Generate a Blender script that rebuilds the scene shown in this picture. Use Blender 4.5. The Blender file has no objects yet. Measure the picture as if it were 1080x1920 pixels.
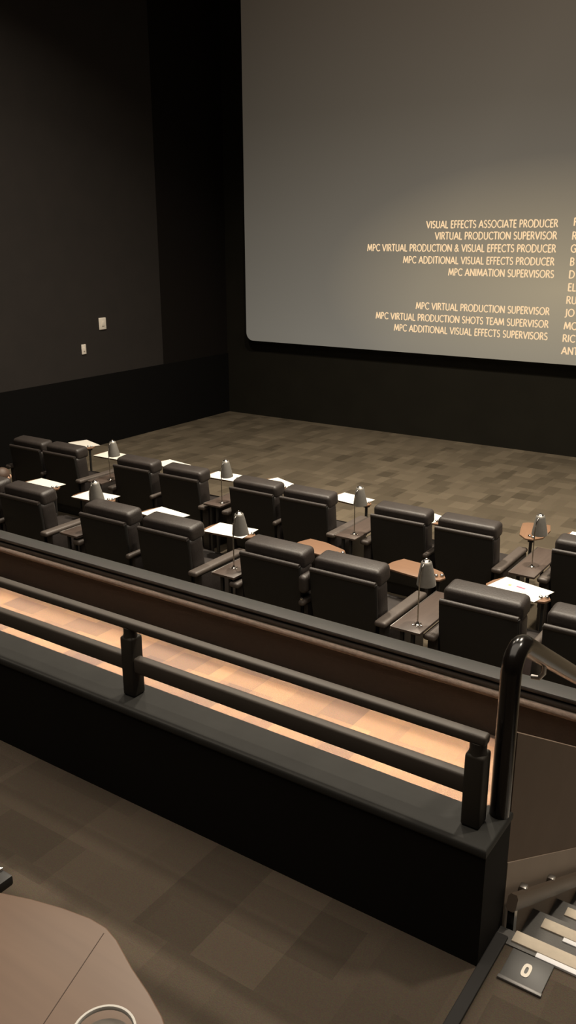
import bpy, bmesh, math, random
from mathutils import Vector, Matrix
D = bpy.data
S = bpy.context.scene
COL = S.collection
random.seed(7)

# ------------------------------------------------------------------ camera
cam_data = D.cameras.new('camera')
cam = D.objects.new('camera', cam_data)
COL.objects.link(cam)
cam_data.sensor_fit = 'VERTICAL'
cam_data.sensor_height = 36.0
cam_data.lens = 36.0 * 1623.11 / 1920.0
cam_data.clip_start = 0.02
cam_data.clip_end = 200
CAM_H = 1.83
yaw, pitch, roll = [math.radians(a) for a in (34.1957, 17.6471, 0.171)]
fw = Vector((-math.sin(yaw) * math.cos(pitch), math.cos(yaw) * math.cos(pitch), -math.sin(pitch)))
r0 = Vector((math.cos(yaw), math.sin(yaw), 0))
d0 = fw.cross(r0)
rt = math.cos(roll) * r0 + math.sin(roll) * d0
dn = -math.sin(roll) * r0 + math.cos(roll) * d0
m = Matrix.Identity(4)
for i in range(3):
    m[i][0] = rt[i]; m[i][1] = -dn[i]; m[i][2] = -fw[i]
m[0][3], m[1][3], m[2][3] = 0, 0, CAM_H
cam.matrix_world = m
S.camera = cam

# ------------------------------------------------------------------ world, exposure
S.view_settings.view_transform = 'Standard'
S.view_settings.look = 'None'
S.view_settings.gamma = 1.0
S.view_settings.use_curve_mapping = False
S.view_settings.exposure = 0.0
W = D.worlds.new('dark_room')
S.world = W
W.use_nodes = True
W.node_tree.nodes['Background'].inputs[0].default_value = (1.0, 0.85, 0.7, 1)
W.node_tree.nodes['Background'].inputs[1].default_value = 0.002

# ------------------------------------------------------------------ house lights and added fills
WARM = (1.0, 0.88, 0.71)
def light(name, kind, loc, power, color=WARM, rot=None, target=None, **kw):
    l = D.lights.new(name, kind)
    l.energy = power
    l.color = color
    for k, v in kw.items():
        setattr(l, k, v)
    o = D.objects.new(name, l)
    COL.objects.link(o)
    o.location = loc
    if target is not None:
        o.rotation_euler = (Vector(target) - Vector(loc)).to_track_quat('-Z', 'Y').to_euler()
    elif rot is not None:
        o.rotation_euler = rot
    return o

# ceiling house lights, dimmed, over the seating; last one added to light the stairs
for (x, y, p) in ((-1.2, 8.2, 530), (-4.7, 8.2, 480), (-7.6, 7.6, 265), (1.5, 4.6, 170)):
    light('ceiling_light', 'AREA', (x, y, 7.1), p, WARM, rot=(0, 0, 0), shape='DISK', size=0.5, spread=math.radians(128))
light('added_ceiling_fill', 'AREA', (-2.4, 1.0, 7.15), 430, (1.0, 0.87, 0.72), rot=(0, 0, 0), shape='RECTANGLE', size=8.0, size_y=6.0)  # added soft fill for ambient light, not a fixture of the room
# added area light without a known fixture, washes the cross aisle only
l = light('added_aisle_wash', 'AREA', (-5.6, 3.62, 7.1), 104, (1.0, 0.79, 0.66), rot=(0, 0, 0), shape='RECTANGLE', size=9.6, size_y=0.12, spread=math.radians(15))

# ------------------------------------------------------------------ materials
def new_mat(name):
    mt = D.materials.new(name)
    mt.use_nodes = True
    nt = mt.node_tree
    return mt, nt, nt.nodes['Principled BSDF']

def mat(name, color, rough=0.5, metal=0.0, noise=0.0, nscale=20.0, bump=0.0, bscale=200.0, spec=0.5, emit=None, emit_s=0.0, trans=0.0):
    mt, nt, b = new_mat(name)
    b.inputs['Base Color'].default_value = (*color, 1)
    b.inputs['Roughness'].default_value = rough
    b.inputs['Metallic'].default_value = metal
    b.inputs['Specular IOR Level'].default_value = spec
    b.inputs['Transmission Weight'].default_value = trans
    if emit:
        b.inputs['Emission Color'].default_value = (*emit, 1)
        b.inputs['Emission Strength'].default_value = emit_s
    tc = nt.nodes.new('ShaderNodeTexCoord')
    if noise:
        n = nt.nodes.new('ShaderNodeTexNoise'); n.inputs['Scale'].default_value = nscale; n.inputs['Detail'].default_value = 4
        nt.links.new(tc.outputs['Object'], n.inputs['Vector'])
        mx = nt.nodes.new('ShaderNodeMix'); mx.data_type = 'RGBA'
        mx.inputs['A'].default_value = (*[c * (1 - noise) for c in color], 1)
        mx.inputs['B'].default_value = (*[min(1, c * (1 + noise)) for c in color], 1)
        nt.links.new(n.outputs['Fac'], mx.inputs['Factor'])
        nt.links.new(mx.outputs['Result'], b.inputs['Base Color'])
    if bump:
        n2 = nt.nodes.new('ShaderNodeTexNoise'); n2.inputs['Scale'].default_value = bscale; n2.inputs['Detail'].default_value = 3
        nt.links.new(tc.outputs['Object'], n2.inputs['Vector'])
        bp = nt.nodes.new('ShaderNodeBump'); bp.inputs['Strength'].default_value = bump; bp.inputs['Distance'].default_value = 0.004
        nt.links.new(n2.outputs['Fac'], bp.inputs['Height'])
        nt.links.new(bp.outputs['Normal'], b.inputs['Normal'])
    return mt

def carpet(name, c_dark, c_light, w=0.5, h=0.25, w2=0.33, h2=0.5, rot=0.0, contrast=0.5):
    """patchwork carpet: two brick layouts of random tone over each other, fine pile noise"""
    mt, nt, b = new_mat(name)
    b.inputs['Roughness'].default_value = 0.95
    b.inputs['Specular IOR Level'].default_value = 0.1
    tc = nt.nodes.new('ShaderNodeTexCoord')
    mp = nt.nodes.new('ShaderNodeMapping'); mp.inputs['Rotation'].default_value = (0, 0, rot)
    nt.links.new(tc.outputs['Object'], mp.inputs['Vector'])
    def brick(ww, hh, off):
        br = nt.nodes.new('ShaderNodeTexBrick')
        br.offset = off
        br.inputs['Color1'].default_value = (0, 0, 0, 1); br.inputs['Color2'].default_value = (1, 1, 1, 1)
        br.inputs['Mortar Size'].default_value = 0.0; br.inputs['Scale'].default_value = 1.0
        br.inputs['Brick Width'].default_value = ww; br.inputs['Row Height'].default_value = hh
        br.inputs['Bias'].default_value = 0.0
        nt.links.new(mp.outputs['Vector'], br.inputs['Vector'])
        return br
    b1, b2 = brick(w, h, 0.5), brick(w2, h2, 0.37)
    avg = nt.nodes.new('ShaderNodeMix'); avg.data_type = 'RGBA'; avg.inputs['Factor'].default_value = contrast
    nt.links.new(b1.outputs['Color'], avg.inputs['A']); nt.links.new(b2.outputs['Color'], avg.inputs['B'])
    n = nt.nodes.new('ShaderNodeTexNoise'); n.inputs['Scale'].default_value = 260; n.inputs['Detail'].default_value = 3
    nt.links.new(tc.outputs['Object'], n.inputs['Vector'])
    mx = nt.nodes.new('ShaderNodeMix'); mx.data_type = 'RGBA'
    mx.inputs['A'].default_value = (*c_dark, 1); mx.inputs['B'].default_value = (*c_light, 1)
    nt.links.new(avg.outputs['Result'], mx.inputs['Factor'])
    m2 = nt.nodes.new('ShaderNodeMix'); m2.data_type = 'RGBA'; m2.blend_type = 'OVERLAY'; m2.inputs['Factor'].default_value = 0.35
    nt.links.new(mx.outputs['Result'], m2.inputs['A']); nt.links.new(n.outputs['Color'], m2.inputs['B'])
    nt.links.new(m2.outputs['Result'], b.inputs['Base Color'])
    bp = nt.nodes.new('ShaderNodeBump'); bp.inputs['Strength'].default_value = 0.4; bp.inputs['Distance'].default_value = 0.004
    nt.links.new(n.outputs['Fac'], bp.inputs['Height']); nt.links.new(bp.outputs['Normal'], b.inputs['Normal'])
    return mt

def wood(name, c1, c2, rough=0.45, scale=3.0, axis='X'):
    mt, nt, b = new_mat(name)
    b.inputs['Roughness'].default_value = rough
    tc = nt.nodes.new('ShaderNodeTexCoord'); mp = nt.nodes.new('ShaderNodeMapping')
    mp.inputs['Scale'].default_value = (1, 14, 14) if axis == 'X' else (14, 1, 14)
    nt.links.new(tc.outputs['Object'], mp.inputs['Vector'])
    n = nt.nodes.new('ShaderNodeTexNoise'); n.inputs['Scale'].default_value = scale; n.inputs['Detail'].default_value = 5
    nt.links.new(mp.outputs['Vector'], n.inputs['Vector'])
    mx = nt.nodes.new('ShaderNodeMix'); mx.data_type = 'RGBA'
    mx.inputs['A'].default_value = (*c1, 1); mx.inputs['B'].default_value = (*c2, 1)
    nt.links.new(n.outputs['Fac'], mx.inputs['Factor']); nt.links.new(mx.outputs['Result'], b.inputs['Base Color'])
    return mt

M = dict(
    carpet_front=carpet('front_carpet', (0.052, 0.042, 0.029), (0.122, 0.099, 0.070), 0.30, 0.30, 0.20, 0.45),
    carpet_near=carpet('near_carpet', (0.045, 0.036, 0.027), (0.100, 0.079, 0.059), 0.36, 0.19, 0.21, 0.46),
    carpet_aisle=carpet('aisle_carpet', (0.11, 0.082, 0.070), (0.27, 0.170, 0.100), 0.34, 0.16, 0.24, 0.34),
    wall_side=mat('brown_wall_fabric', (0.0140, 0.0104, 0.0085), 0.9, noise=0.25, nscale=3, bump=0.2, bscale=300),
    wall_black=mat('black_wall', (0.0035, 0.0032, 0.003), 0.95, spec=0.1),
    wall_side_dim=mat('brown_wall_painted_dim', (0.0080, 0.0064, 0.0055), 0.95, spec=0.1),  # darkened version of the side wall, shade towards the screen painted in
    wall_screen=mat('black_masking', (0.011, 0.0098, 0.007), 0.95, noise=0.2, nscale=2, spec=0.1),
    wall_near=mat('black_paint_wall', (0.007, 0.006, 0.005), 0.85, spec=0.15, noise=0.2, nscale=6),
    ledge=mat('ledge_black_laminate', (0.031, 0.0305, 0.028), 0.7, spec=0.18, noise=0.25, nscale=9),
    half_wall=mat('half_wall_brown_carpet', (0.042, 0.036, 0.030), 0.95, noise=0.10, nscale=40, bump=0.5, bscale=220, spec=0.1),
    lit_carpet_edge=mat('carpet_edge_painted_light', (0.115, 0.095, 0.078), 0.95, noise=0.35, nscale=45, bump=0.6, bscale=160, spec=0.1),  # painted lighter to stand for light caught along the carpeted top edge
    guard_brown=mat('guard_brown_panel', (0.125, 0.090, 0.066), 0.8, noise=0.15, nscale=5, spec=0.2),
    skirt=mat('stair_skirt_taupe', (0.27, 0.21, 0.162), 0.7, noise=0.12, nscale=4),
    cap=mat('half_wall_cap_black', (0.020, 0.0205, 0.019), 0.65, noise=0.15, nscale=7, spec=0.2),
    ceiling=mat('black_ceiling', (0.01, 0.01, 0.01), 0.95),
    rail=mat('rail_dark_bronze', (0.062, 0.052, 0.043), 0.5, noise=0.15, nscale=8, spec=0.25),
    post=mat('post_dark_bronze', (0.030, 0.026, 0.021), 0.6, noise=0.15, nscale=8, spec=0.2),
    gloss=mat('black_gloss_paint', (0.007, 0.0055, 0.0045), 0.2, spec=0.4),
    lowrail=mat('bronze_bar', (0.085, 0.062, 0.045), 0.5, noise=0.15, nscale=6),
    leather=mat('dark_leather', (0.021, 0.017, 0.0155), 0.46, noise=0.3, nscale=18, bump=0.35, bscale=90, spec=0.45),
    leather_top=mat('dark_leather_cushion', (0.026, 0.0205, 0.018), 0.52, noise=0.3, nscale=15, bump=0.4, bscale=70, spec=0.45),
    shell=mat('seat_back_shell_black', (0.010, 0.009, 0.008), 0.55, spec=0.35, noise=0.2, nscale=10),
    arm=mat('arm_pad_brown_leather', (0.062, 0.049, 0.041), 0.55, noise=0.2, nscale=15, bump=0.3, bscale=90),
    tray=wood('tray_wood', (0.14, 0.076, 0.043), (0.195, 0.108, 0.062), 0.45, 4, 'X'),
    table=wood('console_wood', (0.045, 0.032, 0.026), (0.075, 0.054, 0.044), 0.42, 4, 'Y'),
    bigtray=wood('near_tray_wood', (0.105, 0.064, 0.042), (0.160, 0.100, 0.066), 0.42, 2.2, 'X'),
    tray_edge=mat('tray_edge_dark', (0.05, 0.028, 0.017), 0.5),
    chrome=mat('chrome', (0.75, 0.72, 0.68), 0.18, 1.0),
    steel=mat('brushed_steel', (0.34, 0.32, 0.30), 0.38, 1.0, noise=0.2, nscale=40),
    shade=mat('satin_shade', (0.30, 0.285, 0.26), 0.42, 0.55, noise=0.12, nscale=40),
    black=mat('black_metal', (0.012, 0.011, 0.010), 0.5),
    paper=mat('menu_paper', (0.60, 0.575, 0.52), 0.75, noise=0.03, nscale=30),
    ink_pink=mat('print_pink', (0.50, 0.10, 0.16), 0.7),
    ink_yellow=mat('print_yellow', (0.55, 0.36, 0.10), 0.7),
    ink_grey=mat('print_grey', (0.32, 0.30, 0.30), 0.7),
    ink_green=mat('print_green', (0.52, 0.60, 0.40), 0.7),
    nosing=mat('nosing_beige', (0.50, 0.43, 0.34), 0.75, noise=0.12, nscale=60),
    glow=mat('nosing_white_tape', (0.78, 0.78, 0.80), 0.5),
    tread=mat('tread_grey_rubber', (0.105, 0.10, 0.094), 0.75, noise=0.15, nscale=30, bump=0.3, bscale=150),
    rubber=mat('rubber_dark', (0.013, 0.0115, 0.0105), 0.75),
    plate=mat('marker_plate', (0.055, 0.053, 0.050), 0.5),
    trim_metal=mat('trim_grey_metal', (0.14, 0.135, 0.13), 0.45, 0.4),
    white=mat('white_plastic', (0.72, 0.66, 0.58), 0.5),
    letter=mat('letter_white', (0.72, 0.66, 0.57), 0.6),
    skin=mat('skin', (0.52, 0.32, 0.22), 0.55, noise=0.1, nscale=20),
    hair=mat('hair_brown', (0.055, 0.030, 0.018), 0.6, noise=0.3, nscale=60),
    shirt=mat('dark_shirt', (0.02, 0.022, 0.026), 0.9),
    trousers=mat('dark_trousers', (0.016, 0.017, 0.022), 0.9),
    bulb=mat('bulb', (0.9, 0.85, 0.75), 0.5, emit=(1.0, 0.86, 0.66), emit_s=6.0),
    led=mat('led_strip', (0.9, 0.8, 0.65), 0.5, emit=(1.0, 0.66, 0.38), emit_s=3.0),
    seam=mat('seam_dark', (0.05, 0.028, 0.018), 0.7),
)
def glass_mat():
    mt, nt, b = new_mat('clear_glass')
    b.inputs['Base Color'].default_value = (0.97, 0.97, 0.96, 1)
    b.inputs['Roughness'].default_value = 0.03
    b.inputs['Transmission Weight'].default_value = 1.0
    b.inputs['IOR'].default_value = 1.45
    return mt
M['glass'] = glass_mat()

# projected picture: dim grey-brown frame, warmer towards the lower middle of the film
def screen_mat():
    mt = D.materials.new('projected_picture'); mt.use_nodes = True
    nt = mt.node_tree
    for n in list(nt.nodes): nt.nodes.remove(n)
    out = nt.nodes.new('ShaderNodeOutputMaterial'); em = nt.nodes.new('ShaderNodeEmission')
    nt.links.new(em.outputs[0], out.inputs[0])
    tc = nt.nodes.new('ShaderNodeTexCoord'); sp = nt.nodes.new('ShaderNodeSeparateXYZ')
    nt.links.new(tc.outputs['Object'], sp.inputs[0])
    ramp = nt.nodes.new('ShaderNodeMapRange'); ramp.inputs['From Min'].default_value = 0.0; ramp.inputs['From Max'].default_value = 6.4
    nt.links.new(sp.outputs['Z'], ramp.inputs['Value'])
    cr = nt.nodes.new('ShaderNodeValToRGB')
    e = cr.color_ramp.elements
    e[0].position = 0.0; e[0].color = (0.205, 0.186, 0.152, 1)
    e[1].position = 1.0; e[1].color = (0.088, 0.066, 0.046, 1)
    k = e.new(0.30); k.color = (0.165, 0.145, 0.115, 1)
    k = e.new(0.62); k.color = (0.110, 0.091, 0.068, 1)
    nt.links.new(ramp.outputs[0], cr.inputs[0])
    # warm bloom of the film's picture near its lower middle
    mp = nt.nodes.new('ShaderNodeMapping'); mp.inputs['Location'].default_value = (-0.0, 0, -0.48); mp.inputs['Scale'].default_value = (0.22, 0, 0.48)
    nt.links.new(tc.outputs['Object'], mp.inputs['Vector'])
    gr = nt.nodes.new('ShaderNodeTexGradient'); gr.gradient_type = 'SPHERICAL'
    nt.links.new(mp.outputs[0], gr.inputs[0])
    ad = nt.nodes.new('ShaderNodeMix'); ad.data_type = 'RGBA'; ad.blend_type = 'ADD'
    ad.inputs['B'].default_value = (0.19, 0.145, 0.075, 1)
    nt.links.new(gr.outputs['Fac'], ad.inputs['Factor']); nt.links.new(cr.outputs[0], ad.inputs['A'])
    # the film frame is darker towards its upper left
    cb = nt.nodes.new('ShaderNodeVectorMath'); cb.operation = 'DOT_PRODUCT'; cb.inputs[1].default_value = (1, 0, -0.5)
    nt.links.new(tc.outputs['Object'], cb.inputs[0])
    mr = nt.nodes.new('ShaderNodeMapRange'); mr.inputs['From Min'].default_value = -9.5; mr.inputs['From Max'].default_value = -3.0
    mr.inputs['To Min'].default_value = 0.40; mr.inputs['To Max'].default_value = 1.0
    nt.links.new(cb.outputs['Value'], mr.inputs['Value'])
    mu = nt.nodes.new('ShaderNodeVectorMath'); mu.operation = 'SCALE'
    nt.links.new(ad.outputs['Result'], mu.inputs[0]); nt.links.new(mr.outputs[0], mu.inputs['Scale'])
    nt.links.new(mu.outputs[0], em.inputs['Color'])
    em.inputs['Strength'].default_value = 1.0
    return mt
M['picture'] = screen_mat()
def emit_mat(name, c):
    mt = D.materials.new(name); mt.use_nodes = True; nt = mt.node_tree
    for n in list(nt.nodes): nt.nodes.remove(n)
    out = nt.nodes.new('ShaderNodeOutputMaterial'); em = nt.nodes.new('ShaderNodeEmission')
    em.inputs[0].default_value = (*c, 1); nt.links.new(em.outputs[0], out.inputs[0])
    return mt
M['credit'] = emit_mat('credit_text_light', (1.0, 0.70, 0.40))

# ------------------------------------------------------------------ mesh helpers
def B():
    return bmesh.new()

def merge(bm, tmp, mtx=None):
    if mtx is not None:
        tmp.transform(mtx)
    me = D.meshes.new('tmp'); tmp.to_mesh(me); tmp.free()
    bm.from_mesh(me); D.meshes.remove(me)

def box(bm, x0, x1, y0, y1, z0, z1, r=0.0, seg=2, mtx=None):
    t = bmesh.new()
    bmesh.ops.create_cube(t, size=1.0)
    for v in t.verts:
        v.co = Vector(((x0 + x1) / 2 + v.co.x * (x1 - x0), (y0 + y1) / 2 + v.co.y * (y1 - y0), (z0 + z1) / 2 + v.co.z * (z1 - z0)))
    if r > 0:
        r = min(r, 0.49 * min(x1 - x0, y1 - y0, z1 - z0))
        bmesh.ops.bevel(t, geom=list(t.edges), offset=r, segments=seg, profile=0.5, affect='EDGES')
    merge(bm, t, mtx)
    return bm

def prism(bm, pts, z0, z1, r=0.0, mtx=None, seg=2):
    """polygon in xy extruded between z0 and z1"""
    t = bmesh.new()
    vs = [t.verts.new((p[0], p[1], z0)) for p in pts]
    f = t.faces.new(vs)
    ex = bmesh.ops.extrude_face_region(t, geom=[f])
    for v in [g for g in ex['geom'] if isinstance(g, bmesh.types.BMVert)]:
        v.co.z = z1
    bmesh.ops.recalc_face_normals(t, faces=list(t.faces))
    if r > 0:
        es = [e for e in t.edges if abs(e.verts[0].co.z - e.verts[1].co.z) < 1e-6]
        bmesh.ops.bevel(t, geom=es, offset=r, segments=seg, profile=0.5, affect='EDGES')
    merge(bm, t, mtx)
    return bm

def lathe(bm, prof, n=24, mtx=None, closed=False):
    t = bmesh.new()
    rings = []
    for (r, z) in prof:
        rings.append([t.verts.new((r * math.cos(2 * math.pi * i / n), r * math.sin(2 * math.pi * i / n), z)) for i in range(n)])
    pairs = list(zip(rings, rings[1:]))
    if closed: pairs.append((rings[-1], rings[0]))
    for a, b_ in pairs:
        for i in range(n):
            t.faces.new((a[i], a[(i + 1) % n], b_[(i + 1) % n], b_[i]))
    if not closed:
        t.faces.new(list(reversed(rings[0]))); t.faces.new(rings[-1])
    bmesh.ops.recalc_face_normals(t, faces=list(t.faces))
    merge(bm, t, mtx)
    return bm

def tube(bm, pts, r, n=12, sq=None, mtx=None):
    """round (or rectangular sq=(w,h)) bar along a path"""
    t = bmesh.new()
    pts = [Vector(p) for p in pts]
    rings = []
    prev = None
    for i, p in enumerate(pts):
        a = pts[i] - pts[i - 1] if i > 0 else pts[1] - pts[0]
        b_ = pts[i + 1] - pts[i] if i < len(pts) - 1 else a
        d = (a.normalized() + b_.normalized()).normalized()
        up = Vector((0, 0, 1)) if abs(d.z) < 0.95 else Vector((0, 1, 0))
        if sq: up = Vector((1, 0, 0)) if abs(d.x) < 0.9 else Vector((0, 0, 1))
        if prev is not None and not sq: up = prev
        s = d.cross(up).normalized(); u = s.cross(d).normalized()
        prev = u
        rad = r[i] if isinstance(r, (list, tuple)) else r
        if sq:
            w, h = sq
            c = 0.28
            prof = [(w, h - 2 * c * h), (w - 2 * c * w * 0.5, h)]
            q = [(w, -h * .6), (w, h * .6), (w * .6, h), (-w * .6, h), (-w, h * .6), (-w, -h * .6), (-w * .6, -h), (w * .6, -h)]
            rings.append([t.verts.new(p + u * k[0] + s * k[1]) for k in q])
        else:
            rings.append([t.verts.new(p + rad * (s * math.cos(2 * math.pi * k / n) + u * math.sin(2 * math.pi * k / n))) for k in range(n)])
    for a, b_ in zip(rings, rings[1:]):
        L = len(a)
        for k in range(L):
            t.faces.new((a[k], a[(k + 1) % L], b_[(k + 1) % L], b_[k]))
    t.faces.new(list(reversed(rings[0]))); t.faces.new(rings[-1])
    bmesh.ops.recalc_face_normals(t, faces=list(t.faces))
    merge(bm, t, mtx)
    return bm

def obj(name, bm, mt, parent=None, loc=None, smooth=True, kind=None):
    me = D.meshes.new(name)
    bm.to_mesh(me); bm.free()
    if smooth:
        me.polygons.foreach_set('use_smooth', [True] * len(me.polygons))
        try:
            me.set_sharp_from_angle(angle=math.radians(40))
        except Exception:
            pass
    if isinstance(mt, (list, tuple)):
        for x in mt: me.materials.append(x)
    else:
        me.materials.append(mt)
    o = D.objects.new(name, me)
    COL.objects.link(o)
    if parent: o.parent = parent
    if loc is not None: o.location = loc
    if kind: o['kind'] = kind
    return o

def struct(name, bm, mt, smooth=False):
    return obj(name, bm, mt, smooth=smooth, kind='structure')

def tag(o, label, cat, group=None):
    o['label'] = label; o['category'] = cat
    if group: o['group'] = group
    return o

def thing(name, label, cat, loc=(0, 0, 0), rz=0.0, group=None):
    o = D.objects.new(name, None); COL.objects.link(o)
    o.empty_display_size = 0.1
    o.location = loc; o.rotation_euler = (0, 0, rz)
    return tag(o, label, cat, group)

def copy_tree(o, parent=None):
    c = o.copy(); COL.objects.link(c)
    if parent: c.parent = parent
    for ch in o.children:
        copy_tree(ch, c)
    return c

# ------------------------------------------------------------------ levels and lines of the room
ZA, ZB, ZAISLE = -1.77, -1.60, -0.86          # floor of the far row and front, near row, cross aisle
XL, XR = -11.47, 2.75
Y_NEAR, Y_NB = 1.764, 1.922                    # faces of the near wall
LEDGE = 0.3686
Y_HALF = 4.19
Y_SCR = 14.62
X_END = -0.606
STEP_T, STEP_R, STEP_Y0 = 0.284, 0.172, 1.905

struct('floor_near', box(B(), XL, XR, -3.0, Y_NB, -0.06, 0.0), M['carpet_near'])
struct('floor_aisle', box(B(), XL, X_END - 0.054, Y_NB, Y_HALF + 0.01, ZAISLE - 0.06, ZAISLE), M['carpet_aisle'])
struct('floor_near_row', box(B(), XL, XR, Y_HALF, 7.05, ZB - 0.3, ZB), M['carpet_front'])
struct('floor_front', box(B(), XL, XR, 7.05, Y_SCR, ZA - 0.1, ZA), M['carpet_front'])
struct('wall_left', box(B(), XL - 0.12, XL, -3.0, 12.6, -0.52, 7.2), M['wall_side'])
struct('wall_left_front', box(B(), XL - 0.12, XL, 12.6, Y_SCR, -0.52, 7.2), M['wall_side_dim'])  # same wall, with the light's fall-off near the screen put into its colour
struct('baseboard_left', box(B(), XL - 0.12, XL + 0.015, -3.0, Y_SCR, ZA - 0.1, -0.52), M['wall_black'])
struct('wall_right', box(B(), XR, XR + 0.12, -3.0, Y_SCR, ZA - 0.1, 7.2), M['wall_side'])
struct('wall_screen', box(B(), XL - 0.12, XR + 0.12, Y_SCR, Y_SCR + 0.12, ZA - 0.1, 7.2), M['wall_screen'])
struct('wall_back', box(B(), XL - 0.12, XR + 0.12, -3.12, -3.0, -0.06, 7.2), M['wall_side'])
struct('ceiling', box(B(), XL - 0.12, XR + 0.12, -3.12, Y_SCR + 0.12, 7.2, 7.3), M['ceiling'])

# near wall and its ledge
struct('wall_near', box(B(), XL, X_END, Y_NEAR + 0.006, Y_NB - 0.004, ZAISLE, LEDGE - 0.012), M['wall_near'])
struct('trim_ledge', prism(B(), [(XL, Y_NEAR), (X_END + 0.002, Y_NEAR), (X_END + 0.002, 1.955), (-0.665, 1.955), (-0.70, Y_NB), (XL, Y_NB)], LEDGE - 0.03, LEDGE, r=0.009, seg=3), M['ledge'], smooth=True)
struct('wall_near_end', box(B(), -0.70, X_END - 0.001, Y_NB - 0.01, 1.950, ZAISLE, LEDGE - 0.02), M['wall_near'])
struct('trim_floor_edge', box(B(), X_END, -0.572, 0.9, STEP_Y0, 0.0, 0.012, r=0.003), M['rubber'])
# half wall between aisle and the near row: carpeted face, layered cap
bm = B(); box(bm, XL, X_END - 0.06, Y_HALF, Y_HALF + 0.10, ZB, -0.56)
struct('wall_half', bm, M['half_wall'], smooth=True)
bm = B()
box(bm, XL, X_END - 0.06, 4.150, 4.285, -0.506, -0.480, r=0.007)
box(bm, XL, X_END - 0.06, 4.172, 4.27, -0.524, -0.500)
box(bm, XL, X_END - 0.06, 4.156, 4.27, -0.556, -0.519, r=0.007)
struct('trim_half_wall_lit_edge', box(B(), XL, X_END - 0.06, Y_HALF - 0.052, Y_HALF + 0.02, -0.605, -0.557, r=0.022, seg=4), M['lit_carpet_edge'], smooth=True)  # rounded top of the face, its light put into the colour
struct('trim_half_wall_cap', bm, M['cap'], smooth=True)

# stairs going down beside the near wall
bm = B()
for k in range(9):
    y0 = STEP_Y0 + 0.03 + k * STEP_T
    box(bm, X_END + 0.0, 0.78, y0, y0 + STEP_T + (0.03 if k < 8 else 0.4), -STEP_R * (k + 1) - 0.2, -STEP_R * (k + 1))
box(bm, X_END, 0.78, 1.885, STEP_Y0 + 0.033, -0.2, 0.004)
stairs = struct('floor_stairs', bm, M['tread'])
for k in range(8):
    y1 = STEP_Y0 + 0.034 + k * STEP_T
    zt = -STEP_R * k + (0.004 if k == 0 else 0)
    nb = B(); box(nb, -0.562, 0.70, y1 - 0.040, y1 + 0.003, zt - 0.012, zt + 0.005, r=0.002)
    obj('step_nosing', nb, M['nosing'], stairs)
    gb = B(); box(gb, -0.49, 0.62, y1 - 0.058, y1 - 0.041, zt - 0.004, zt + 0.004, r=0.001)
    obj('nosing_tape', gb, M['glow'], stairs)
struct('wall_stair_right', box(B(), 0.78, XR, Y_NEAR, Y_NB, ZB, LEDGE), M['wall_near'])

# guard wall along the left side of the stairs, brown panel over a taupe skirt
def slope_z(y, off): return -(y - 1.905) * STEP_R / STEP_T + off
def slope_panel(x0, x1, y0, y1, lo, hi):
    b_ = B()
    vs = []
    for x in (x0, x1):
        vs.append([b_.verts.new((x, y, slope_z(y, off))) for (y, off) in ((y0, lo), (y1, lo), (y1, hi), (y0, hi))])
    a, c = vs
    b_.faces.new(a); b_.faces.new(list(reversed(c)))
    for i in range(4):
        b_.faces.new((a[i], c[i], c[(i + 1) % 4], a[(i + 1) % 4]))
    bmesh.ops.recalc_face_normals(b_, faces=list(b_.faces))
    return b_
struct('wall_stair_guard', slope_panel(X_END - 0.055, X_END - 0.004, 1.952, 4.19, 0.228, 0.635), M['guard_brown'])
struct('trim_stair_skirt', slope_panel(X_END - 0.058, X_END, 1.952, 4.19, -0.55, 0.232), M['skirt'])

# ------------------------------------------------------------------ cinema screen with the rolling credits
SX0, SX1, SZ0, SZ1 = -10.80, 2.0, -0.19, 6.75
Y_S = 14.40
SCX = (SX0 + SX1) / 2
def rounded_rect(x0, x1, z0, z1, r, n=8):
    pts = []
    for (cx, cz, a0) in ((x1 - r, z1 - r, 0), (x0 + r, z1 - r, 90), (x0 + r, z0 + r, 180), (x1 - r, z0 + r, 270)):
        for i in range(n + 1):
            a = math.radians(a0 + 90 * i / n)
            pts.append((cx + r * math.cos(a), cz + r * math.sin(a)))
    return pts
scr = thing('cinema_screen', 'large dim grey cinema screen showing rolling film credits', 'screen', (SCX, Y_S, 0))
TOX = Matrix(((1, 0, 0, 0), (0, 0, -1, 0), (0, 1, 0, 0), (0, 0, 0, 1)))   # prism z -> -y
bm = B(); prism(bm, rounded_rect(SX0 - SCX, SX1 - SCX, SZ0, SZ1, 0.16), -0.02, 0.0, mtx=TOX)
# prism z in [-0.02,0] maps to y in [0, 0.02]
obj('picture', bm, M['picture'], scr, smooth=False)
bm = B(); box(bm, SX0 - SCX + 0.2, SX1 - SCX - 0.2, 0.02, 0.2, SZ0 + 0.3, SZ1 - 0.3)
obj('screen_frame', bm, M['black'], scr, smooth=False)

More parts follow.
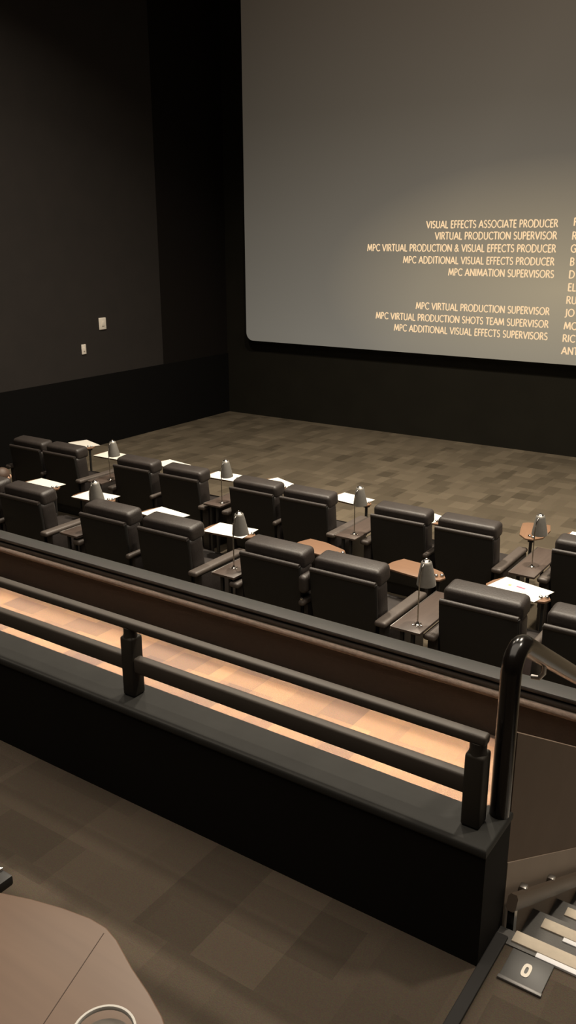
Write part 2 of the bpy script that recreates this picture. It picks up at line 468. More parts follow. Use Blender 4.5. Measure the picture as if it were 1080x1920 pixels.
def arc(cx, cy, rx, ry, a0, a1, n=9):
    return [(cx + rx * math.cos(math.radians(a0 + (a1 - a0) * i / n)), cy + ry * math.sin(math.radians(a0 + (a1 - a0) * i / n))) for i in range(n + 1)]
GLYPH = {
    'A': (.74, [[(.04, 0), (.37, 1)], [(.37, 1), (.70, 0)], [(.16, .33), (.58, .33)]]),
    'B': (.56, [[(.10, 0), (.10, 1)], [(.10, 1)] + arc(.26, .76, .20, .24, 90, -90) + [(.10, .52)], [(.10, .52)] + arc(.28, .26, .22, .26, 90, -90) + [(.10, 0)]]),
    'C': (.72, [arc(.44, .5, .36, .5, 48, 312, 14)]),
    'D': (.76, [[(.10, 0), (.10, 1)], [(.10, 1)] + arc(.28, .5, .40, .5, 90, -90, 12) + [(.10, 0)]]),
    'E': (.50, [[(.10, 0), (.10, 1)], [(.10, 1), (.45, 1)], [(.10, .53), (.40, .53)], [(.10, 0), (.47, 0)]]),
    'F': (.48, [[(.10, 0), (.10, 1)], [(.10, 1), (.45, 1)], [(.10, .52), (.40, .52)]]),
    'G': (.78, [arc(.44, .5, .36, .5, 48, 300, 14) + [(.66, .06), (.66, .46)], [(.48, .46), (.68, .46)]]),
    'H': (.72, [[(.10, 0), (.10, 1)], [(.62, 0), (.62, 1)], [(.10, .52), (.62, .52)]]),
    'I': (.22, [[(.11, 0), (.11, 1)]]),
    'J': (.32, [[(.20, 1), (.20, .0), (.14, -.12), (.02, -.16)]]),
    'L': (.48, [[(.10, 1), (.10, 0)], [(.10, 0), (.46, 0)]]),
    'M': (.90, [[(.06, 0), (.18, 1)], [(.18, 1), (.45, .12)], [(.45, .12), (.72, 1)], [(.72, 1), (.84, 0)]]),
    'N': (.76, [[(.10, 0), (.10, 1)], [(.10, 1), (.66, 0)], [(.66, 0), (.66, 1)]]),
    'O': (.84, [arc(.42, .5, .36, .5, 0, 360, 20)]),
    'P': (.54, [[(.10, 0), (.10, 1)], [(.10, 1)] + arc(.26, .73, .22, .27, 90, -90) + [(.10, .46)]]),
    'R': (.60, [[(.10, 0), (.10, 1)], [(.10, 1)] + arc(.26, .75, .21, .25, 90, -90) + [(.10, .50)], [(.28, .50), (.56, 0)]]),
    'S': (.52, [arc(.26, .76, .19, .24, 40, 250, 10) + arc(.26, .25, .20, .25, 70, -145, 10)]),
    'T': (.58, [[(.29, 0), (.29, 1)], [(.03, 1), (.55, 1)]]),
    'U': (.70, [[(.10, 1), (.10, .32)] + arc(.35, .28, .25, .28, 180, 360, 10) + [(.60, .32), (.60, 1)]]),
    'V': (.70, [[(.04, 1), (.35, 0)], [(.35, 0), (.66, 1)]]),
    '&': (.70, [[(.66, .0), (.22, .70)] + arc(.33, .80, .13, .18, 200, -20, 8) + [(.42, .66), (.20, .48)] + arc(.27, .23, .20, .23, 130, 330, 9) + [(.58, .46)]]),
    ' ': (.30, []),
}
def text_mesh(body, th=0.075):
    verts, faces = [], []
    x = 0.0
    for ch in body:
        adv, strokes = GLYPH[ch]
        for st in strokes:
            n = len(st)
            for i in range(n - 1):
                a, b_ = Vector(st[i]), Vector(st[i + 1])
                d = (b_ - a)
                if d.length < 1e-6: continue
                d.normalize(); nn = Vector((-d.y, d.x))
                # ends of a stroke flare a little, joins overlap
                ta = th * (1.15 if i == 0 else 1.0); tb = th * (1.15 if i == n - 2 else 1.0)
                a2, b2 = a - d * th * 0.35, b_ + d * th * 0.35
                k = len(verts)
                for q in (a2 + nn * ta, a2 - nn * ta, b2 - nn * tb, b2 + nn * tb):
                    verts.append((q.x + x, q.y, 0.0))
                faces.append((k, k + 1, k + 2, k + 3))
        x += adv + 0.055
    me = D.meshes.new('credit_line'); me.from_pydata(verts, [], faces)
    return me
def unproj(px, py):
    d = rt * ((px - 540) / 1623.11) + dn * ((py - 960) / 1623.11) + fw
    t = (Y_S - 0.012) / d.y
    return d.x * t, CAM_H + d.z * t
CAPH = 0.112
def credit(body, xl, xr, z, name='credit_line'):
    """xl..xr: extent on the screen plane, z: baseline height"""
    me = text_mesh(body)
    xs = [v.co.x for v in me.vertices]
    x0, x1 = min(xs), max(xs)
    sx = (xr - xl) / (x1 - x0) if xl is not None else CAPH * 1.12
    ox = xr - sx * x1 if xl is not None else xr - sx * x0
    for v in me.vertices:
        v.co = Vector((ox + v.co.x * sx - SCX, -0.012, z + v.co.y * CAPH))
    me.materials.append(M['credit'])
    o_ = D.objects.new(name, me); COL.objects.link(o_); o_.parent = scr
    return o_
lines = [('VISUAL EFFECTS ASSOCIATE PRODUCER', 799, 1047, 418.5), ('VIRTUAL PRODUCTION SUPERVISOR', 815, 1045, 441.5),
         ('MPC VIRTUAL PRODUCTION & VISUAL EFFECTS PRODUCER', 688.5, 1043, 466), ('MPC ADDITIONAL VISUAL EFFECTS PRODUCER', 755.5, 1040, 490.5),
         ('MPC ANIMATION SUPERVISORS', 840, 1039, 514), ('MPC VIRTUAL PRODUCTION SUPERVISOR', 779, 1031, 584),
         ('MPC VIRTUAL PRODUCTION SHOTS TEAM SUPERVISOR', 704, 1029, 608), ('MPC ADDITIONAL VISUAL EFFECTS SUPERVISORS', 738, 1027, 631)]
for body, l_, r_, yc in lines:
    xr_, zc = unproj(r_, yc)
    xl_, _ = unproj(l_, yc)
    credit(body, xl_, xr_, zc - CAPH / 2)
names = [('F', 1076, 416), ('R', 1073, 442), ('G', 1070, 466), ('B', 1069, 490.5), ('D', 1067, 514.5), ('EL', 1065, 538.5), ('RU', 1062, 562.5),
         ('JO', 1059, 586), ('MO', 1057, 610.5), ('RIC', 1055, 634), ('ANT', 1052, 657)]
for body, l_, yc in names:
    x_, zc = unproj(l_, yc)
    credit(body, None, x_, zc - CAPH / 2)

# ------------------------------------------------------------------ guard rail on the ledge
gr = thing('guard_rail', 'dark bronze two-bar guard rail on the black ledge of the near wall', 'railing', (-3.0, 1.85, LEDGE))
RX0, RX1 = -9.6, -0.652
bm = B(); box(bm, RX0 + 3.0, RX1 + 3.0, -0.018, 0.018, 0.241, 0.2685, r=0.007, seg=3); obj('top_rail', bm, M['rail'], gr)
bm = B(); box(bm, RX0 + 3.0, RX1 + 3.0 - 0.01, -0.018, 0.018, 0.089, 0.1425, r=0.007, seg=3); obj('mid_rail', bm, M['rail'], gr)
for px in (-0.676, -1.885, -3.10):
    bm = B()
    box(bm, px + 3.0 - 0.026, px + 3.0 + 0.026, -0.026, 0.030, 0.0, 0.214, r=0.008, seg=3)
    lathe(bm, [(0.025, 0.208), (0.022, 0.222), (0.022, 0.245)], n=20, mtx=Matrix.Translation((px + 3.0, 0, 0)))
    obj('post', bm, M['post'], gr)

# ------------------------------------------------------------------ glossy black stair handrail
PX, PY = -0.632, 1.924
hr = thing('stair_handrail', 'glossy black tubular handrail bending down over the stairs from the ledge corner', 'handrail', (PX, PY, LEDGE))
def hz(y): return slope_z(y, 0.855)
zt = 0.855 - LEDGE + 0.012
pts = [(0, 0, 0.0), (0, 0, 0.2), (0, 0, zt - 0.085)]
for k in range(1, 8):
    a = math.radians(90 + 31) * k / 7
    pts.append((0, 0.055 * (1 - math.cos(a)), zt - 0.085 + 0.055 * math.sin(a)))
ye, ze = pts[-1][1], pts[-1][2]
for y in (0.15, 0.5, 1.2, 2.2):
    pts.append((0, ye + y, ze - y * STEP_R / STEP_T))
bm = B(); tube(bm, pts, 0.0265, n=24); obj('rail', bm, M['gloss'], hr)
for y in (0.20, 1.4):
    zz = ze - y * STEP_R / STEP_T
    bm = B(); tube(bm, [(0.0, ye + y, zz - 0.02), (0.0, ye + y, zz - 0.05), (-0.012, ye + y, zz - 0.068), (-0.034, ye + y, zz - 0.070)], 0.007, n=10)
    obj('bracket', bm, M['steel'], hr)

lr = thing('low_stair_rail', 'flat dark bronze bar sloping low along the skirt of the stairs', 'handrail', (X_END + 0.022, 1.96, 0))
bm = B(); tube(bm, [(0, -0.012, slope_z(1.95, 0.112)), (0, 2.1, slope_z(4.06, 0.112))], 0.02, sq=(0.014, 0.023)); obj('bar', bm, M['lowrail'], lr)
bm = B(); box(bm, -0.010, 0.010, -0.012, 0.012, -0.172, slope_z(1.96, 0.10)); obj('post', bm, M['gloss'], lr)
for y in (0.12, 0.42, 1.2):
    bm = B(); box(bm, -0.021, 0.0, y - 0.012, y + 0.012, slope_z(1.96 + y, 0.125), slope_z(1.96 + y, 0.150), r=0.004); 
    obj('bracket', bm, M['steel'], lr)

# row marker plate at the head of the stairs
rm = thing('row_marker', 'small dark floor plate with a white letter O at the head of the stairs', 'sign', (-0.493, 1.822, 0.0))
bm = B(); box(bm, -0.056, 0.056, -0.046, 0.058, 0, 0.006, r=0.002); obj('plate', bm, M['plate'], rm)
bm = B(); box(bm, -0.058, 0.058, -0.058, -0.046, 0, 0.008, r=0.002); obj('front_trim', bm, M['trim_metal'], rm)
bm = B()
n = 28
ring = [[], [], [], []]
for i in range(n):
    a = 2 * math.pi * i / n
    sgn = lambda c: math.copysign(abs(c) ** 0.7, c)
    c, s_ = sgn(math.cos(a)), sgn(math.sin(a))
    ring[0].append(bm.verts.new((0.0115 * c, 0.002 + 0.024 * s_, 0.0062))); ring[1].append(bm.verts.new((0.0115 * c, 0.002 + 0.024 * s_, 0.0075)))
    ring[2].append(bm.verts.new((0.0042 * c, 0.002 + 0.012 * s_, 0.0075))); ring[3].append(bm.verts.new((0.0042 * c, 0.002 + 0.012 * s_, 0.0062)))
for a, b_ in ((0, 1), (1, 2), (2, 3)):
    for i in range(n):
        bm.faces.new((ring[a][i], ring[a][(i + 1) % n], ring[b_][(i + 1) % n], ring[b_][i]))
obj('letter', bm, M['letter'], rm)

# ------------------------------------------------------------------ wall plates on the left wall
for nm, y, z, w, h, lab in (('wall_control_box', 11.05, 0.375, 0.165, 0.205, 'larger upper white box on the dark brown left wall'),
                            ('wall_switch', 10.57, -0.025, 0.10, 0.17, 'smaller lower white switch plate on the dark brown left wall')):
    t = thing(nm, lab, 'wall switch', (XL, y, z))
    bm = B(); box(bm, 0.0, 0.022, -w / 2, w / 2, -h / 2, h / 2, r=0.008, seg=3); obj('plate', bm, M['white'], t)
    bm = B(); box(bm, 0.021, 0.032, -w / 6, w / 6, -h / 5, h / 5, r=0.003); obj('button', bm, M['white'], t)

# ------------------------------------------------------------------ recliners
def make_recliner(side):
    t = thing('recliner', '', 'recliner')
    # seat base, cushion, footrest
    bm = B(); box(bm, -0.30, 0.30, 0.12, 0.78, 0.0, 0.26, r=0.02); obj('base', bm, M['shell'], t)
    bm = B(); box(bm, -0.295, 0.295, 0.24, 0.80, 0.25, 0.44, r=0.055, seg=4); obj('seat_cushion', bm, M['leather'], t)
    bm = B(); box(bm, -0.285, 0.285, 0.785, 0.86, 0.10, 0.42, r=0.03, seg=3); obj('footrest', bm, M['leather'], t)
    # back: hard shell panel behind, thick cushion in front, headrest roll above
    lean = Matrix.Translation((0, 0.10, 0.18)) @ Matrix.Rotation(math.radians(6.0), 4, 'X') @ Matrix.Translation((0, -0.10, -0.18))
    bm = B()
    prism(bm, [(-0.27, 0.14), (0.27, 0.14), (0.308, 0.60), (0.308, 0.862), (-0.308, 0.862), (-0.308, 0.60)], 0.0, 0.035, r=0.012,
          mtx=lean @ Matrix(((1, 0, 0, 0), (0, 0, 1, 0.075), (0, 1, 0, 0), (0, 0, 0, 1))), seg=3)
    sh = obj('back_shell', bm, M['shell'], t)
    bm = B(); tube(bm, [(-0.300, 0.088, 0.862), (0.300, 0.088, 0.862)], 0.021, n=14, mtx=lean)
    obj('edge_roll', bm, M['leather_top'], sh)
    bm = B(); box(bm, -0.305, 0.305, 0.105, 0.31, 0.34, 0.85, r=0.06, seg=4, mtx=lean); obj('backrest', bm, M['leather'], t)
    bm = B(); box(bm, -0.306, 0.306, 0.135, 0.345, 0.800, 0.958, r=0.042, seg=4, mtx=lean)
    for v in bm.verts:
        if v.co.z > 0.90: v.co.z -= 0.012 * (abs(v.co.x) / 0.31) ** 4
    obj('headrest', bm, M['leather_top'], t)
    # arms with padded tops
    for sx in (-1, 1):
        if sx == side: xa, xb = (0.312, 0.410) if sx > 0 else (-0.410, -0.312)
        elif sx > 0: xa, xb = 0.311, 0.360
        else: continue
        bm = B(); box(bm, xa, xb, 0.06, 0.72, 0.0, 0.53, r=0.02); ar = obj('armrest', bm, M['leather'], t)
        bm = B(); box(bm, xa - 0.004, xb + 0.004, -0.02, 0.735, 0.525, 0.575, r=0.022, seg=4); obj('arm_pad', bm, M['arm'], ar)
    return t

def tray_part(parent, wx, wy, ang, z, knob=True):
    """clipped-corner swivel tray; parent-local position"""
    bm = B()
    P = [(-0.27, 0.02), (-0.24, 0.145), (-0.06, 0.155), (0.20, 0.095), (0.285, 0.0), (0.275, -0.075), (0.16, -0.14), (-0.04, -0.145), (-0.225, -0.14), (-0.265, -0.09)]
    prism(bm, P, -0.018, 0.0, r=0.004)
    tr = obj('tray', bm, M['tray'], parent)
    tr.location = (wx, wy, z); tr.rotation_euler = (0, 0, ang)
    # swivel post at the hinge end down to the armrest side
    bm = B(); lathe(bm, [(0.016, -z + 0.30), (0.016, -0.019)], n=12, mtx=Matrix.Translation((0.23, -0.02, 0)))
    box(bm, 0.20, 0.26, -0.05, 0.01, -0.045, -0.018, r=0.006)
    obj('swivel_post', bm, M['black'], tr)
    bm = B()
    for (kx, ky) in ((0.215, -0.035), (0.25, 0.0)):
        lathe(bm, [(0.016, 0), (0.018, 0.012), (0.012, 0.022), (0.003, 0.026)], n=12, mtx=Matrix.Translation((kx, ky, 0.0)))
    obj('hinge_knob', bm, M['chrome'], tr)
    return tr

FAR, NEAR = 'recliners in the row nearest the screen', 'recliners in the row behind the low brown wall'
R_ = math.radians
# row, centre x, label, tray (x, y, degrees)
seats = [
    ('A', -9.45, 'black recliner leftmost in the row nearest the screen, by the dark side wall', (-9.52, 8.65, -18)),
    ('A', -8.77, 'black recliner second from left in the row nearest the screen', (-8.66, 8.38, 2)),
    ('A', -7.46, 'black recliner right of the leftmost lamp in the row nearest the screen', (-7.64, 8.46, -10)),
    ('A', -6.69, 'black recliner left of the second lamp in the row nearest the screen', (-6.66, 8.38, 2)),
    ('A', -5.61, 'black recliner right of the second lamp in the row nearest the screen', (-5.91, 8.47, -22)),
    ('A', -4.91, 'black recliner left of the third lamp in the row nearest the screen', (-4.81, 8.40, -8)),
    ('A', -3.77, 'black recliner right of the third lamp in the row nearest the screen', (-3.82, 8.28, -20)),
    ('A', -3.05, 'black recliner left of the rightmost lamp in the row nearest the screen', (-2.66, 8.47, -75)),
    ('A', -1.88, 'black recliner cut off by the right edge in the row nearest the screen', (-2.10, 8.50, 0)),
    ('B', -7.80, 'black recliner holding the seated person, cut off by the left picture edge', (-7.83, 6.44, -3)),
    ('B', -7.10, 'black recliner beside the seated person, leftmost whole chair behind the half wall', (-6.94, 6.42, 3)),
    ('B', -5.90, 'black recliner right of the leftmost lamp in the nearer row', (-5.87, 6.36, -8)),
    ('B', -5.13, 'black recliner left of the middle lamp in the nearer row', (-4.98, 6.33, 5)),
    ('B', -3.94, 'black recliner right of the middle lamp in the nearer row', (-3.98, 6.40, -6)),
    ('B', -3.23, 'black recliner with a bolster at its left side and a bare brown tray', (-3.00, 6.40, -8)),
    ('B', -2.09, 'black recliner in the nearer row facing the menu with pink print', (-2.11, 6.46, -13)),
    ('B', -1.31, 'black recliner cut off by the right edge, behind the glossy handrail', (-1.2, 6.40, 0)),
]
proto_left, proto_right = make_recliner(-1), make_recliner(1)
seat_objs = []
seat_side = ['L', 'R'] * 4 + ['L'] + ['L', 'R'] * 4
for i, (row, cx, lab, tr) in enumerate(seats):
    src = proto_right if 'R' in seat_side[i] else proto_left
    o = src if i in (0, 1) else copy_tree(src)
    o['label'] = lab; o['category'] = 'recliner'; o['group'] = FAR if row == 'A' else NEAR
    zf, y0 = (ZA, 7.50) if row == 'A' else (ZB, 5.50)
    o.location = (cx, y0, zf)
    seat_objs.append(o)
for i, (row, cx, lab, tr) in enumerate(seats):
    o = seat_objs[i]
    tray_part(o, tr[0] - cx, tr[1] - o.location.y, R_(tr[2]), 0.684)
bm = B(); box(bm, -0.405, -0.318, -0.03, 0.20, 0.64, 0.80, r=0.04, seg=4)
obj('side_bolster', bm, M['leather_top'], seat_objs[14])
bm = B(); lathe(bm, [(0.010, 0), (0.012, 0.008), (0.004, 0.014)], n=12, mtx=Matrix.Translation((-0.36, -0.02, 0.60)) @ Matrix.Rotation(R_(90), 4, 'X'))
obj('release_button', bm, M['chrome'], seat_objs[14])

# ------------------------------------------------------------------ console tables between the pairs
TBL = 'narrow console tables between pairs of recliners'
def make_table():
    t = thing('console_table', '', 'table')
    bm = B(); box(bm, -0.122, 0.122, 0.0, 0.82, 0.598, 0.620, r=0.004); tp = obj('tabletop', bm, M['table'], t)
    bm = B(); box(bm, -0.126, -0.119, 0.0, 0.82, 0.596, 0.6225, r=0.002); obj('metal_edge', bm, M['steel'], tp)
    for (x, y) in ((-0.045, 0.05), (0.045, 0.05), (-0.045, 0.77), (0.045, 0.77)):
        bm = B(); box(bm, x - 0.014, x + 0.014, y - 0.014, y + 0.014, 0, 0.598, r=0.003); obj('leg', bm, M['black'], t)
    return t
tables = [(-8.03, 7.42, ZA, 'dark wood console table under the leftmost front-row lamp'), (-6.16, 7.48, ZA, 'dark wood console table under the second front-row lamp from the left'),
          (-4.29, 7.36, ZA, 'dark wood console table under the third front-row lamp from the left'), (-2.40, 7.36, ZA, 'dark wood console table under the rightmost front-row lamp'),
          (-6.37, 5.49, ZB, 'dark wood console table under the leftmost second-row lamp'), (-4.42, 5.49, ZB, 'dark wood console table under the middle second-row lamp'),
          (-2.60, 5.38, ZB, 'dark wood console table with a thin pale edge line under the rightmost second-row lamp')]
tproto = make_table()
for i, (x, y, z, lab) in enumerate(tables):
    o = tproto if i == 0 else copy_tree(tproto)
    o.location = (x, y, z); o['label'] = lab; o['category'] = 'table'; o['group'] = TBL

# ------------------------------------------------------------------ table lamps
LMP = 'steel cone lamps on the console tables'
def make_lamp():
    t = thing('table_lamp', '', 'lamp')
    bm = B()
    lathe(bm, [(0.020, 0.0), (0.020, 0.008), (0.012, 0.016), (0.008, 0.030)], n=20)
    for k in range(5):
        a = 2 * math.pi * k / 5
        box(bm, 0.008, 0.042, -0.006, 0.006, 0, 0.008, r=0.003, mtx=Matrix.Rotation(a, 4, 'Z'))
    obj('base', bm, M['chrome'], t)
    bm = B(); tube(bm, [(0, 0, 0.02), (0, 0, 0.26), (0.002, -0.004, 0.34), (0.006, -0.006, 0.40), (0.012, 0.002, 0.455), (0.018, 0.030, 0.492), (0.022, 0.058, 0.498)], 0.0055, n=10)
    obj('stem', bm, M['chrome'], t)
    tilt = Matrix.Translation((0.022, 0.060, 0.50)) @ Matrix.Rotation(R_(5), 4, 'X')
    bm = B()
    prof = [(0.0735, -0.185), (0.074, -0.188), (0.0685, -0.150), (0.0545, -0.075), (0.043, -0.018), (0.038, -0.002), (0.030, 0.004), (0.028, 0.001),
            (0.036, -0.006), (0.041, -0.019), (0.0525, -0.075), (0.0665, -0.150), (0.072, -0.186)]
    lathe(bm, prof, n=32, mtx=tilt, closed=True)
    sh = obj('lamp_shade', bm, M['shade'], t)
    bm = B(); lathe(bm, [(0.028, -0.004), (0.030, 0.004), (0.022, 0.014), (0.008, 0.017), (0.008, 0.026), (0.003, 0.028)], n=20, mtx=tilt)
    obj('shade_cap', bm, M['chrome'], sh)
    bm = B(); lathe(bm, [(0.010, -0.03), (0.022, -0.075), (0.024, -0.095), (0.012, -0.118)], n=16, mtx=tilt)
    obj('bulb', bm, M['bulb'], sh)
    return t
lamps = [(-7.925, 7.60, ZA, 'steel cone lamp furthest left in the front row'), (-6.10, 7.60, ZA, 'steel cone lamp second from left in the front row'),
         (-4.25, 7.49, ZA, 'steel cone lamp third from left in the front row, before a white menu'), (-2.385, 7.60, ZA, 'steel cone lamp before the bare brown tray in the front row, rightmost there'),
         (-6.24, 5.69, ZB, 'steel cone lamp furthest left in the second row'), (-4.435, 5.67, ZB, 'steel cone lamp in the middle of the second row with a white menu behind'),
         (-2.56, 5.51, ZB, 'steel cone lamp nearest the camera, before the bare brown tray')]
lproto = make_lamp()
for i, (x, y, zf, lab) in enumerate(lamps):
    o = lproto if i == 0 else copy_tree(lproto)
    o.location = (x, y, zf + 0.62); o['label'] = lab; o['category'] = 'lamp'; o['group'] = LMP
    light('lamp_glow', 'SPOT', (x + 0.022, y + 0.07, zf + 0.62 + 0.33), 1.6, (1.0, 0.86, 0.66), target=(x + 0.03, y + 0.16, zf + 0.62), spot_size=R_(125), spot_blend=0.6, shadow_soft_size=0.02)

# ------------------------------------------------------------------ menus lying on the trays
MEN = 'paper menus on the trays'
menus = [(0, -9.52, 8.65, -18, 'white paper menu furthest left, in front of the leftmost front-row recliners'),
         (1, -8.66, 8.38, 2, 'white paper menu behind the leftmost front-row lamp'),
         (2, -7.64, 8.46, -10, 'white paper menu half hidden by headrests right of the leftmost front-row lamp'),
         (3, -6.66, 8.38, 2, 'white paper menu behind the second front-row lamp from the left'),
         (4, -5.91, 8.47, -22, 'white paper menu corner between two front-row headrests, left of the third lamp'),
         (5, -4.81, 8.40, -8, 'creamy paper menu behind the third front-row lamp from the left'),
         (6, -3.82, 8.28, -20, 'greenish paper menu corner showing between the two front-row headrests at right'),
         (8, -2.10, 8.50, 0, 'white paper menu cut off by the right picture edge'),
         (9, -7.83, 6.44, -3, 'white paper menu beside the seated person at the left picture edge'),
         (10, -6.94, 6.42, 3, 'white paper menu behind the leftmost second-row lamp'),
         (11, -5.87, 6.36, -8, 'white paper menu partly hidden behind a headrest in the second row, between two lamps'),
         (12, -4.98, 6.33, 5, 'white paper menu behind the middle second-row lamp'),
         (15, -2.11, 6.46, -13, 'white paper menu with pink and yellow print, nearest the camera')]
for (si, x, y, a, lab) in menus:
    zf = ZA if seats[si][0] == 'A' else ZB
    bm = B(); box(bm, -0.225, 0.225, -0.15, 0.15, 0.0, 0.003)
    t = thing('paper_menu', lab, 'menu', (x, y, zf + 0.6855), R_(a), MEN)
    sheet = obj('sheet', bm, M['paper'], t, smooth=False)
    if si == 15:
        for (x0, x1, y0, y1, mm, nm) in ((-0.05, 0.03, 0.02, 0.045, 'ink_pink', 'pink_print'), (-0.115, -0.09, 0.0, 0.03, 'ink_yellow', 'yellow_print'),
                                         (0.10, 0.13, -0.10, -0.085, 'ink_grey', 'grey_print'), (0.165, 0.178, 0.02, 0.035, 'ink_grey', 'grey_print'),
                                         (0.02, 0.10, -0.035, -0.028, 'ink_grey', 'grey_print'), (0.02, 0.09, -0.055, -0.048, 'ink_grey', 'grey_print')):
            bm = B(); box(bm, x0, x1, y0, y1, 0.003, 0.0036); obj(nm, bm, M[mm], sheet, smooth=False)
    if si == 6:
        bm = B(); box(bm, -0.21, 0.21, -0.138, -0.05, 0.003, 0.0036); obj('green_print', bm, M['ink_green'], sheet, smooth=False)

# strap or napkin hanging beside the recliner near the handrail
bm = B()
pl = [(-0.055, 0.0), (0.06, 0.0), (0.045, -0.16), (0.04, -0.34), (0.026, -0.34), (0.022, -0.25), (0.008, -0.25), (0.005, -0.31), (-0.008, -0.31), (-0.012, -0.22), (-0.035, -0.12)]
prism(bm, pl, -0.006, 0.006, r=0.002, mtx=Matrix(((1, 0, 0, 0), (0, 0, -1, 0), (0, 1, 0, 0), (0, 0, 0, 1))))
o = obj('hanging_cloth', bm, mat('mauve_cloth', (0.10, 0.075, 0.072), 0.85, noise=0.2, nscale=30), loc=(-1.70, 5.455, ZB + 0.72))
tag(o, 'mauve cloth strip hanging between the two rightmost second-row recliners', 'cloth')

# ------------------------------------------------------------------ near tray with glass at the lower left
nt_ = thing('tray_table', 'large brown wooden tray table with a clipped corner in the lower left foreground', 'table', (-0.95, 0.60, 0.0))
P = [(-1.27, 0.44), (-1.255, 0.70), (-1.20, 0.755), (-1.097, 0.791), (-1.032, 0.808), (-0.975, 0.818), (-0.935, 0.818), (-0.900, 0.808), (-0.836, 0.779), (-0.782, 0.759),
     (-0.735, 0.738), (-0.700, 0.715), (-0.655, 0.66), (-0.635, 0.60), (-0.64, 0.50), (-0.70, 0.42), (-0.80, 0.39), (-1.20, 0.39)]
bm = B(); prism(bm, [(p[0] + 0.95, p[1] - 0.60) for p in reversed(P)], 0.680, 0.700, r=0.004, seg=3); tt = obj('tabletop', bm, M['bigtray'], nt_)
bm = B(); tube(bm, [(0.021, 0.205, 0.6995), (0.074, 0.032, 0.6995), (0.12, -0.12, 0.6995)], 0.0012, n=6); obj('seam', bm, M['seam'], tt)
bm = B(); lathe(bm, [(0.16, 0), (0.16, 0.012), (0.03, 0.03), (0.028, 0.66), (0.06, 0.681)], n=28); obj('pedestal', bm, M['black'], nt_)

bx = thing('call_button_box', 'small black box with silver buttons at the far edge of the lower left tray table', 'button box', (-1.196, 0.792, 0.684))
bm = B(); box(bm, -0.030, 0.030, -0.033, 0.016, 0.0, 0.022, r=0.005); obj('case', bm, M['black'], bx)
for dx in (-0.004, 0.016):
    bm = B(); box(bm, dx - 0.022, dx - 0.012, -0.015, 0.015, 0.021, 0.027, r=0.002); obj('button', bm, M['chrome'], bx)

gl = thing('drinking_glass', 'clear drinking glass on the lower left tray table, only its rim in view', 'glass', (-0.703, 0.595, 0.70))
bm = B()
lathe(bm, [(0.026, 0.0), (0.030, 0.002), (0.033, 0.03), (0.041, 0.118), (0.0425, 0.122), (0.0405, 0.123), (0.0385, 0.118), (0.0305, 0.032), (0.024, 0.012), (0.001, 0.010), (0.001, 0.0)], n=40, closed=True)
obj('tumbler', bm, M['glass'], gl)
bm = B()
lathe(bm, [(0.0400, 0.1175), (0.0432, 0.1175), (0.0440, 0.1200), (0.0432, 0.1235), (0.0400, 0.1235), (0.0393, 0.1205)], n=40, closed=True)
obj('rim', bm, mat('glass_rim', (0.62, 0.60, 0.56), 0.12, spec=0.8), gl)
bm = B(); lathe(bm, [(0.0235, 0.013), (0.0300, 0.034), (0.0368, 0.106), (0.001, 0.1065), (0.001, 0.013)], n=32, closed=True)
obj('ice_water', bm, mat('iced_drink', (0.34, 0.31, 0.27), 0.2, trans=0.5), gl)

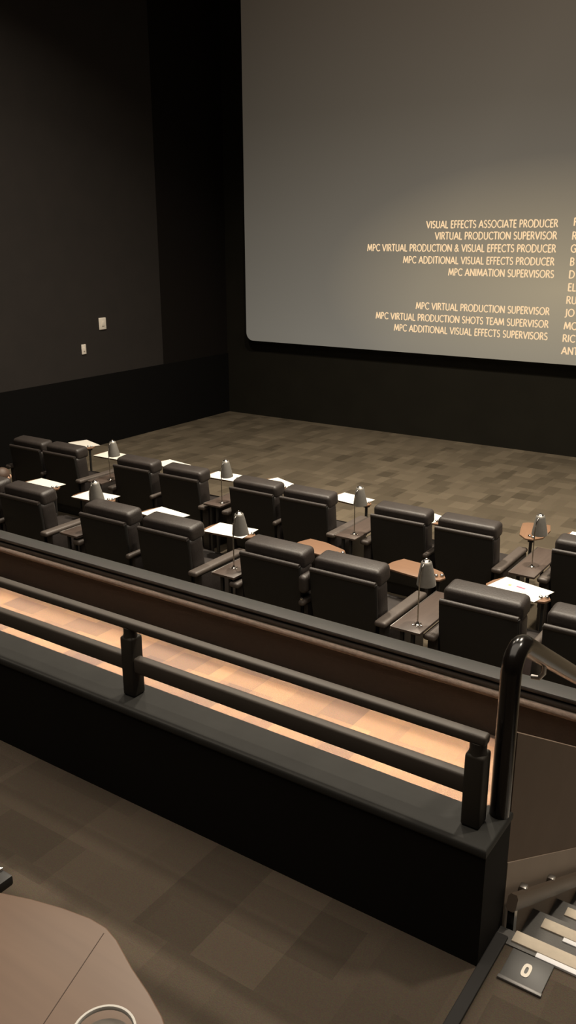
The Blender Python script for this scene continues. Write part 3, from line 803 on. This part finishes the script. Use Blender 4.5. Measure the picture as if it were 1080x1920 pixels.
# ------------------------------------------------------------------ person slouched in the recliner at the left edge
pr = thing('person', 'brown-haired person slouched in the recliner at the left picture edge', 'person', (-7.895, 5.94, ZB))
def skin_obj(name, mt, V, Rr, Ed):
    me = D.meshes.new(name)
    me.from_pydata([Vector(v) for v in V], Ed, [])
    o_ = D.objects.new(name, me); COL.objects.link(o_)
    md = o_.modifiers.new('skin', 'SKIN'); md.use_smooth_shade = True
    for i, r in enumerate(Rr):
        me.skin_vertices[0].data[i].radius = (r, r)
        me.skin_vertices[0].data[i].use_root = (i == 0)
    sb = o_.modifiers.new('sub', 'SUBSURF'); sb.levels = 2; sb.render_levels = 2
    me.materials.append(mt)
    return o_
def figure(which):
    g = {'body': 0.0, 'trousers': 0.008, 'shirt': 0.008}[which]
    V, Rr, Ed = [], [], []
    def chain(start, pts):
        p = start
        for q, r in pts:
            V.append(q); Rr.append(r + g)
            if p is not None: Ed.append((p, len(V) - 1))
            p = len(V) - 1
        return p
    spine = [((0, 0.07, 0.56), .105), ((0, 0.05, 0.63), .105), ((0, 0.02, 0.70), .11), ((0, 0.0, 0.755), .095)]
    head = [((0, -0.01, 0.79), .050), ((0, 0.0, 0.82), .060), ((0, 0.018, 0.87), .074), ((0, 0.01, 0.92), .064)]
    chain(None, spine[:2] if which == 'trousers' else spine)
    if which == 'body': chain(3, head)
    for s_ in (-1, 1):
        leg = [((s_ * .08, .14, .53), .070), ((s_ * .10, .48, .53), .058), ((s_ * .10, .56, .46), .052), ((s_ * .10, .58, .12), .038)]
        if which == 'body': leg += [((s_ * .10, .64, .05), .034), ((s_ * .10, .74, .04), .026)]
        if which != 'shirt': chain(0, leg)
        if which != 'trousers':
            wr = chain(2, [((s_ * .13, .0, .735), .055), ((s_ * .17, .06, .66), .043), ((s_ * .18, .16, .63), .036)] + ([((s_ * .13, .28, .63), .026)] if which == 'body' else []))
            if which == 'body':
                hd = chain(wr, [((s_ * .11, .35, .63), .030)])
                for k in range(4):
                    ox = s_ * (.11 + (k - 1.5) * .018); ln = (.055, .065, .062, .048)[k]
                    chain(hd, [((ox, .395, .628), .0092), ((ox - s_ * .004, .395 + ln * .55, .618), .0085), ((ox - s_ * .006, .395 + ln, .600), .0078)])
                chain(hd, [((s_ * .075, .365, .626), .0100), ((s_ * .062, .392, .616), .0088)])
    return skin_obj(which, {'body': M['skin'], 'trousers': M['trousers'], 'shirt': M['shirt']}[which], V, Rr, Ed)
for w_ in ('body', 'trousers', 'shirt'):
    figure(w_).parent = pr
HZ = -0.095   # head height offset
bm = B()
t_ = bmesh.new(); bmesh.ops.create_uvsphere(t_, u_segments=24, v_segments=16, radius=1.0)
for v in t_.verts:
    c = v.co
    v.co = Vector((c.x * 0.089, c.y * 0.105 - 0.008, 0.985 + HZ + c.z * 0.098))
bmesh.ops.delete(t_, geom=[v for v in t_.verts if v.co.z < 0.925 + HZ and v.co.y > -0.03 or (v.co.y > 0.055 and v.co.z < 1.02 + HZ)], context='VERTS')
merge(bm, t_); obj('hair', bm, M['hair'], pr)
for s in (-1, 1):
    bm = B(); t_ = bmesh.new(); bmesh.ops.create_uvsphere(t_, u_segments=10, v_segments=8, radius=1.0)
    for v in t_.verts: v.co = Vector((s * 0.086 + v.co.x * 0.010, 0.012 + v.co.y * 0.018, 0.955 + HZ + v.co.z * 0.032))
    merge(bm, t_); obj('ear', bm, M['skin'], pr)
bm = B(); t_ = bmesh.new(); bmesh.ops.create_uvsphere(t_, u_segments=10, v_segments=8, radius=1.0)
for v in t_.verts: v.co = Vector((v.co.x * 0.014, 0.098 + v.co.y * 0.020, 0.955 + HZ + v.co.z * 0.026))
merge(bm, t_); obj('nose', bm, M['skin'], pr)
